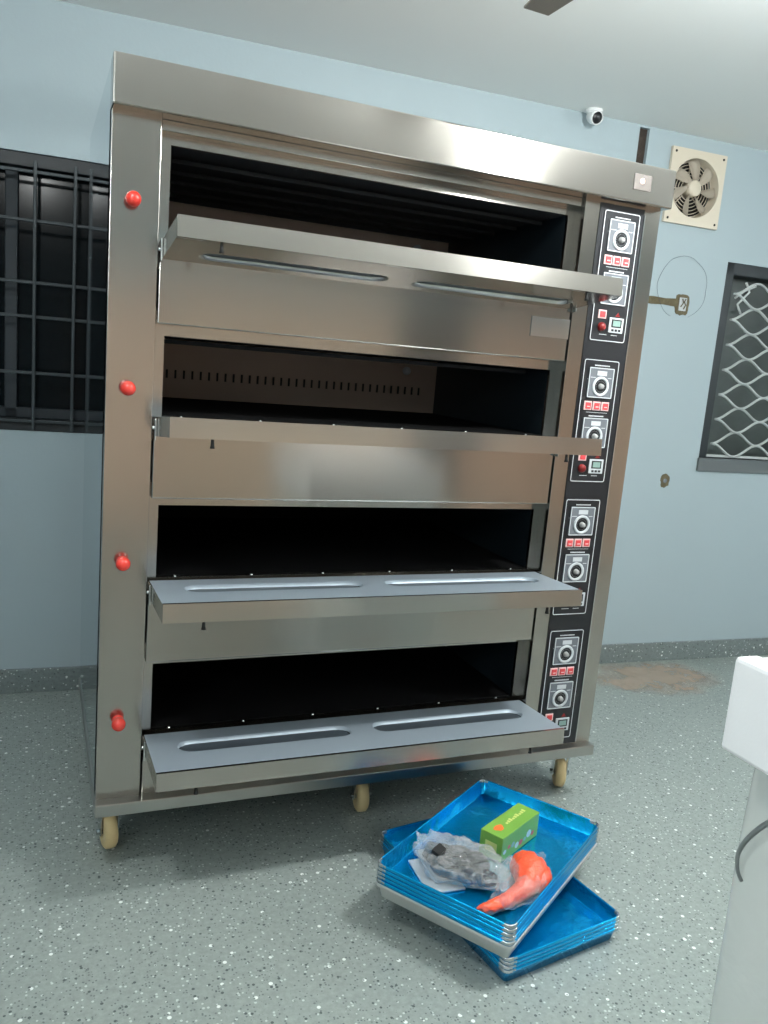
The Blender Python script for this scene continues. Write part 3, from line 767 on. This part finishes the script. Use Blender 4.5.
ZTR = .0805 + 5 * .0114          # inside of the top tray

# green carton
gb = thing('green_carton', 'small green cardboard carton with an orange mark in the top blue tray', 'box', (1.263, 1.832, ZTR + .001), math.radians(28))
bm = bmesh.new(); box(bm, -.102, .102, -.036, .036, .0005, .074, bev=.0015); obj('carton', bm, M['green_box'], gb)
bm = bmesh.new()
pr = [(-.062 + .018 * math.cos(t) * (1 + .2 * math.sin(3 * t)), .002 + .013 * math.sin(t)) for t in [2 * PI * i / 14 for i in range(14)]]
vt = [bm.verts.new((x_, y_, .0744)) for x_, y_ in pr]; bm.faces.new(vt)
obj('orange_emblem', bm, M['orange_print'], gb)
bm = bmesh.new()
for i in range(9): 
    h = .007 + .003 * (i % 3); x_ = -.028 + i * .012
    bm.faces.new([bm.verts.new(v) for v in ((x_, -.004, .0744), (x_ + .009, -.004, .0744), (x_ + .009, -.004 + h, .0744), (x_, -.004 + h, .0744))])
obj('lettering', bm, M['yellow_print'], gb)
bm = bmesh.new()
for i in range(8):
    x_ = -.085 + i * .022; z_ = .02 + .022 * random.random(); s = .006 + .007 * random.random()
    q = [(x_ + s * math.cos(t) * 1.2, z_ + s * math.sin(t)) for t in [2 * PI * j / 7 + i for j in range(7)]]
    f = bm.faces.new([bm.verts.new((a_, -.0365, b_)) for a_, b_ in q]); f.material_index = i % 3
obj('side_print', bm, [M['light_grey'], M['button_red'], M['green_glass']], gb)
bm = bmesh.new(); bm.faces.new([bm.verts.new(v) for v in ((-.1025, -.02, .02), (-.1025, .018, .02), (-.1025, .018, .05), (-.1025, -.02, .05))]); obj('end_print', bm, M['yellow_print'], gb)

# leaflets
def sheet(pts, z, t, m, name, label, gp):
    bm = bmesh.new(); a_ = [bm.verts.new((x_, y_, z)) for x_, y_ in pts]; b_ = [bm.verts.new((x_, y_, z + t)) for x_, y_ in pts]
    bm.faces.new(list(reversed(a_))); bm.faces.new(b_)
    for i in range(len(a_)): bm.faces.new((a_[i], a_[(i + 1) % len(a_)], b_[(i + 1) % len(a_)], b_[i]))
    return tag(obj(name, bm, m), label, 'booklet', gp)
sheet([(.945, 1.828), (.937, 1.680), (1.04, 1.675), (1.045, 1.825)], ZTR + .002, .004, M['paper'], 'booklet', 'pale grey booklet lying lowest at the left of the tray contents', 'booklets in the tray')
sheet([(.978, 1.858), (.972, 1.715), (1.075, 1.708), (1.080, 1.852)], ZTR + .0065, .005, M['paper'], 'booklet', 'pale grey booklet lying on the other, half under the clear bag', 'booklets in the tray')

# crumpled bags
def blob(center, rx, ry, h, rot, seed, amp, nx=54, nz=22, freq=14.0, floor_=0.0, outline=None, sharp=0.0):
    bm = bmesh.new(); rings = []
    for j in range(nz + 1):
        v = j / nz
        if v < .5: s = math.sin(v * PI) ** .8; zz_ = 0.0
        ring_ = []
        for i in range(nx):
            t = 2 * PI * i / nx
            k = outline(t) if outline else 1
            ph = v * PI
            r = math.sin(ph) ** .7; z_ = (math.cos(PI - ph) * .5 + .5)
            q = Vector((math.cos(t) * r, math.sin(t) * r, z_))
            nn = noise.turbulence(q * freq * .16 + Vector((seed, 0, 0)), 4, True) * .8 + .45 * (noise.voronoi(q * freq * .22 + Vector((seed, 3, 0)))[0][1] - noise.voronoi(q * freq * .22 + Vector((seed, 3, 0)))[0][0]) if sharp else noise.noise(q * freq * .15 + Vector((seed, 0, 0)))
            cr = abs(noise.noise(q * freq * .25 + Vector((0, seed, 0))))
            d = 1 + amp * (nn - .4) - amp * cr
            x_ = rx * k * r * math.cos(t) * (1 + (d - 1) * .5); y_ = ry * k * r * math.sin(t) * (1 + (d - 1) * .5); zc = h * z_ * d * (1 - .25 * (1 - r)) 
            if v < .5: zc = min(zc, h * .35) * (v * 2)
            x2 = x_ * math.cos(rot) - y_ * math.sin(rot); y2 = x_ * math.sin(rot) + y_ * math.cos(rot)
            ring_.append(bm.verts.new((x2, y2, max(0, zc))))
            if j in (0, nz): break
        rings.append(ring_)
    for a_, b_ in zip(rings, rings[1:]):
        for i in range(nx):
            k2 = (i + 1) % nx
            if len(a_) == 1: bm.faces.new((a_[0], b_[k2], b_[i]))
            elif len(b_) == 1: bm.faces.new((a_[i], a_[k2], b_[0]))
            else: bm.faces.new((a_[i], a_[k2], b_[k2], b_[i]))
    return bm
def lobes(t): return 1 + .10 * math.cos(4 * t + .8) + .06 * math.cos(7 * t)
pb = thing('plastic_bag', 'crumpled clear plastic bag of grey metal pieces in the top tray', 'bag', (1.052, 1.742, ZTR + .012))
bm = blob((0, 0), .110, .070, .045, -1.0, 3, .30, freq=8, outline=lobes, sharp=1); obj('grey_contents', bm, M['foil'], pb)
bm = blob((0, 0), .135, .095, .070, -1.0, 8, .42, outline=lobes, sharp=1, freq=11); obj('bag_film', bm, M['bag'], pb)
bm = bmesh.new(); box(bm, -.02, .02, -.012, .012, 0, .012, mtx=Matrix.Translation((-.055, .02, .050)) @ Matrix.Rotation(.6, 4, 'Z') @ Matrix.Rotation(.3, 4, 'X'), bev=.001); obj('dark_fitting', bm, M['black_matte'], pb)

og = thing('orange_gloves', 'orange rubber gloves rolled in a thin clear bag in the top tray', 'gloves', (1.150, 1.660, ZTR + .001))
def skinrope(pts, rads, squash=.75, n=20):
    bm = bmesh.new(); P_ = [Vector(p) for p in pts]; fine = []
    K = 8
    for i in range(len(P_) - 1):
        p0 = P_[max(0, i - 1)]; p1 = P_[i]; p2 = P_[i + 1]; p3 = P_[min(len(P_) - 1, i + 2)]
        for s in range(K):
            t = s / K; q = .5 * ((2 * p1) + (p2 - p0) * t + (2 * p0 - 5 * p1 + 4 * p2 - p3) * t * t + (3 * p1 - p0 - 3 * p2 + p3) * t ** 3)
            fine.append((q, rads[i] * (1 - t) + rads[i + 1] * t))
    fine.append((P_[-1], rads[-1]))
    tube(bm, [f[0] for f in fine], [f[1] for f in fine], n)
    for v in bm.verts: 
        d = .004 * noise.noise(v.co * 60) + .003 * noise.noise(v.co * 120); v.co += Vector((d, d * .6, d))
        v.co.z = max(.0005, v.co.z)
    return bm
bm = skinrope([(-.130, -.080, .014), (-.11, -.088, .018), (-.06, -.082, .020), (-.01, -.066, .022), (.035, -.045, .026), (.068, -.005, .03), (.076, .035, .026), (.085, .07, .014)], [.006, .015, .018, .021, .030, .048, .040, .008])
obj('glove_roll', bm, M['orange'], og)
bm = skinrope([(.04, -.04, .02), (.075, -.04, .024), (.10, -.015, .024), (.105, .015, .018)], [.012, .026, .028, .010]); obj('glove_roll', bm, M['orange'], og)
bm = blob((0, 0), .125, .062, .072, .62, 15, .45, outline=lobes, sharp=1, freq=11)
o = obj('bag_film', bm, M['bag_thin'], og, loc=(.03, -.025, .0))

# ------------------------------------------------------------------ wrapped appliance at right
wa = thing('wrapped_appliance', 'tall white appliance wrapped in clear plastic film at the right edge', 'appliance', (1.5, .62, 0))
def WB(name, x0, x1, y0, y1, z0, z1, m, bev):
    bm = bmesh.new(); box(bm, x0 - 1.5, x1 - 1.5, y0 - .62, y1 - .62, z0, z1, bev=bev); return obj(name, bm, m, wa)
WB('body', 1.215, 1.78, .2, .985, 0.0, .852, M['cabinet'], .012)
# loose film skirt hanging around the body
bm = bmesh.new(); nn_ = 90; hh = 26; grid = []
per = []
def rc(t):
    x0, x1, y0, y1 = -.305, .30, -.44, .385; pts_ = rrect(x0, x1, y0, y1, .03, 6); return pts_
loopp = rc(0)
dens = []
for i in range(len(loopp)):
    a_, b_ = Vector(loopp[i]), Vector(loopp[(i + 1) % len(loopp)]); m_ = max(1, int((b_ - a_).length / .02))
    for s in range(m_): dens.append(a_.lerp(b_, s / m_))
for j in range(hh + 1):
    z_ = .84 - j * (.82 / hh); rw = []
    for p_ in dens:
        nrm = p_.normalized(); fl = .004 + .012 * (j / hh) + .010 * noise.noise(Vector((p_.x * 5, p_.y * 5, z_ * 2.2)))
        rw.append(bm.verts.new((p_.x + nrm.x * fl, p_.y + nrm.y * fl, z_)))
    grid.append(rw)
for a_, b_ in zip(grid, grid[1:]):
    for i in range(len(dens)): 
        j = (i + 1) % len(dens); bm.faces.new((a_[i], a_[j], b_[j], b_[i])).smooth = True
obj('film_wrap', bm, M['wrap'], wa)
# white foam cap
fc = thing('foam_block', 'thick white foam packing block lying on the wrapped appliance', 'packing foam', (1.44, .70, .853))
bm = bmesh.new()
def FB(x0, x1, y0, y1, z0, z1, b_=.008): box(bm, x0 - 1.44, x1 - 1.44, y0 - .70, y1 - .70, z0, z1, bev=b_)
FB(1.099, 1.15, .36, 1.0, .003, .172, .008); FB(1.149, 1.76, .955, 1.0, .0, .166, .006); FB(1.149, 1.76, .36, .956, .0, .05, .004)
FB(1.195, 1.70, .42, .92, .049, .19, .012)
obj('foam_tray', bm, M['foam'], fc)
bm = bmesh.new(); pts = [(1.178, .80, .82), (1.172, .86, .80), (1.171, .925, .752), (1.171, .965, .70), (1.171, .985, .655), (1.174, .984, .62), (1.18, .975, .60)]
fine = []; V_ = [Vector(p) for p in pts]
for i in range(len(V_) - 1):
    p0 = V_[max(0, i - 1)]; p1 = V_[i]; p2 = V_[i + 1]; p3 = V_[min(len(V_) - 1, i + 2)]
    for q_ in range(8):
        t = q_ / 8; fine.append(.5 * ((2 * p1) + (p2 - p0) * t + (2 * p0 - 5 * p1 + 4 * p2 - p3) * t * t + (3 * p1 - p0 - 3 * p2 + p3) * t ** 3))
tube(bm, fine, [.006 - .003 * i / len(fine) for i in range(len(fine))], 10)
tag(obj('strap', bm, M['cable'], smooth=True), 'dark curved strap lying against the wrapped appliance at right', 'strap')
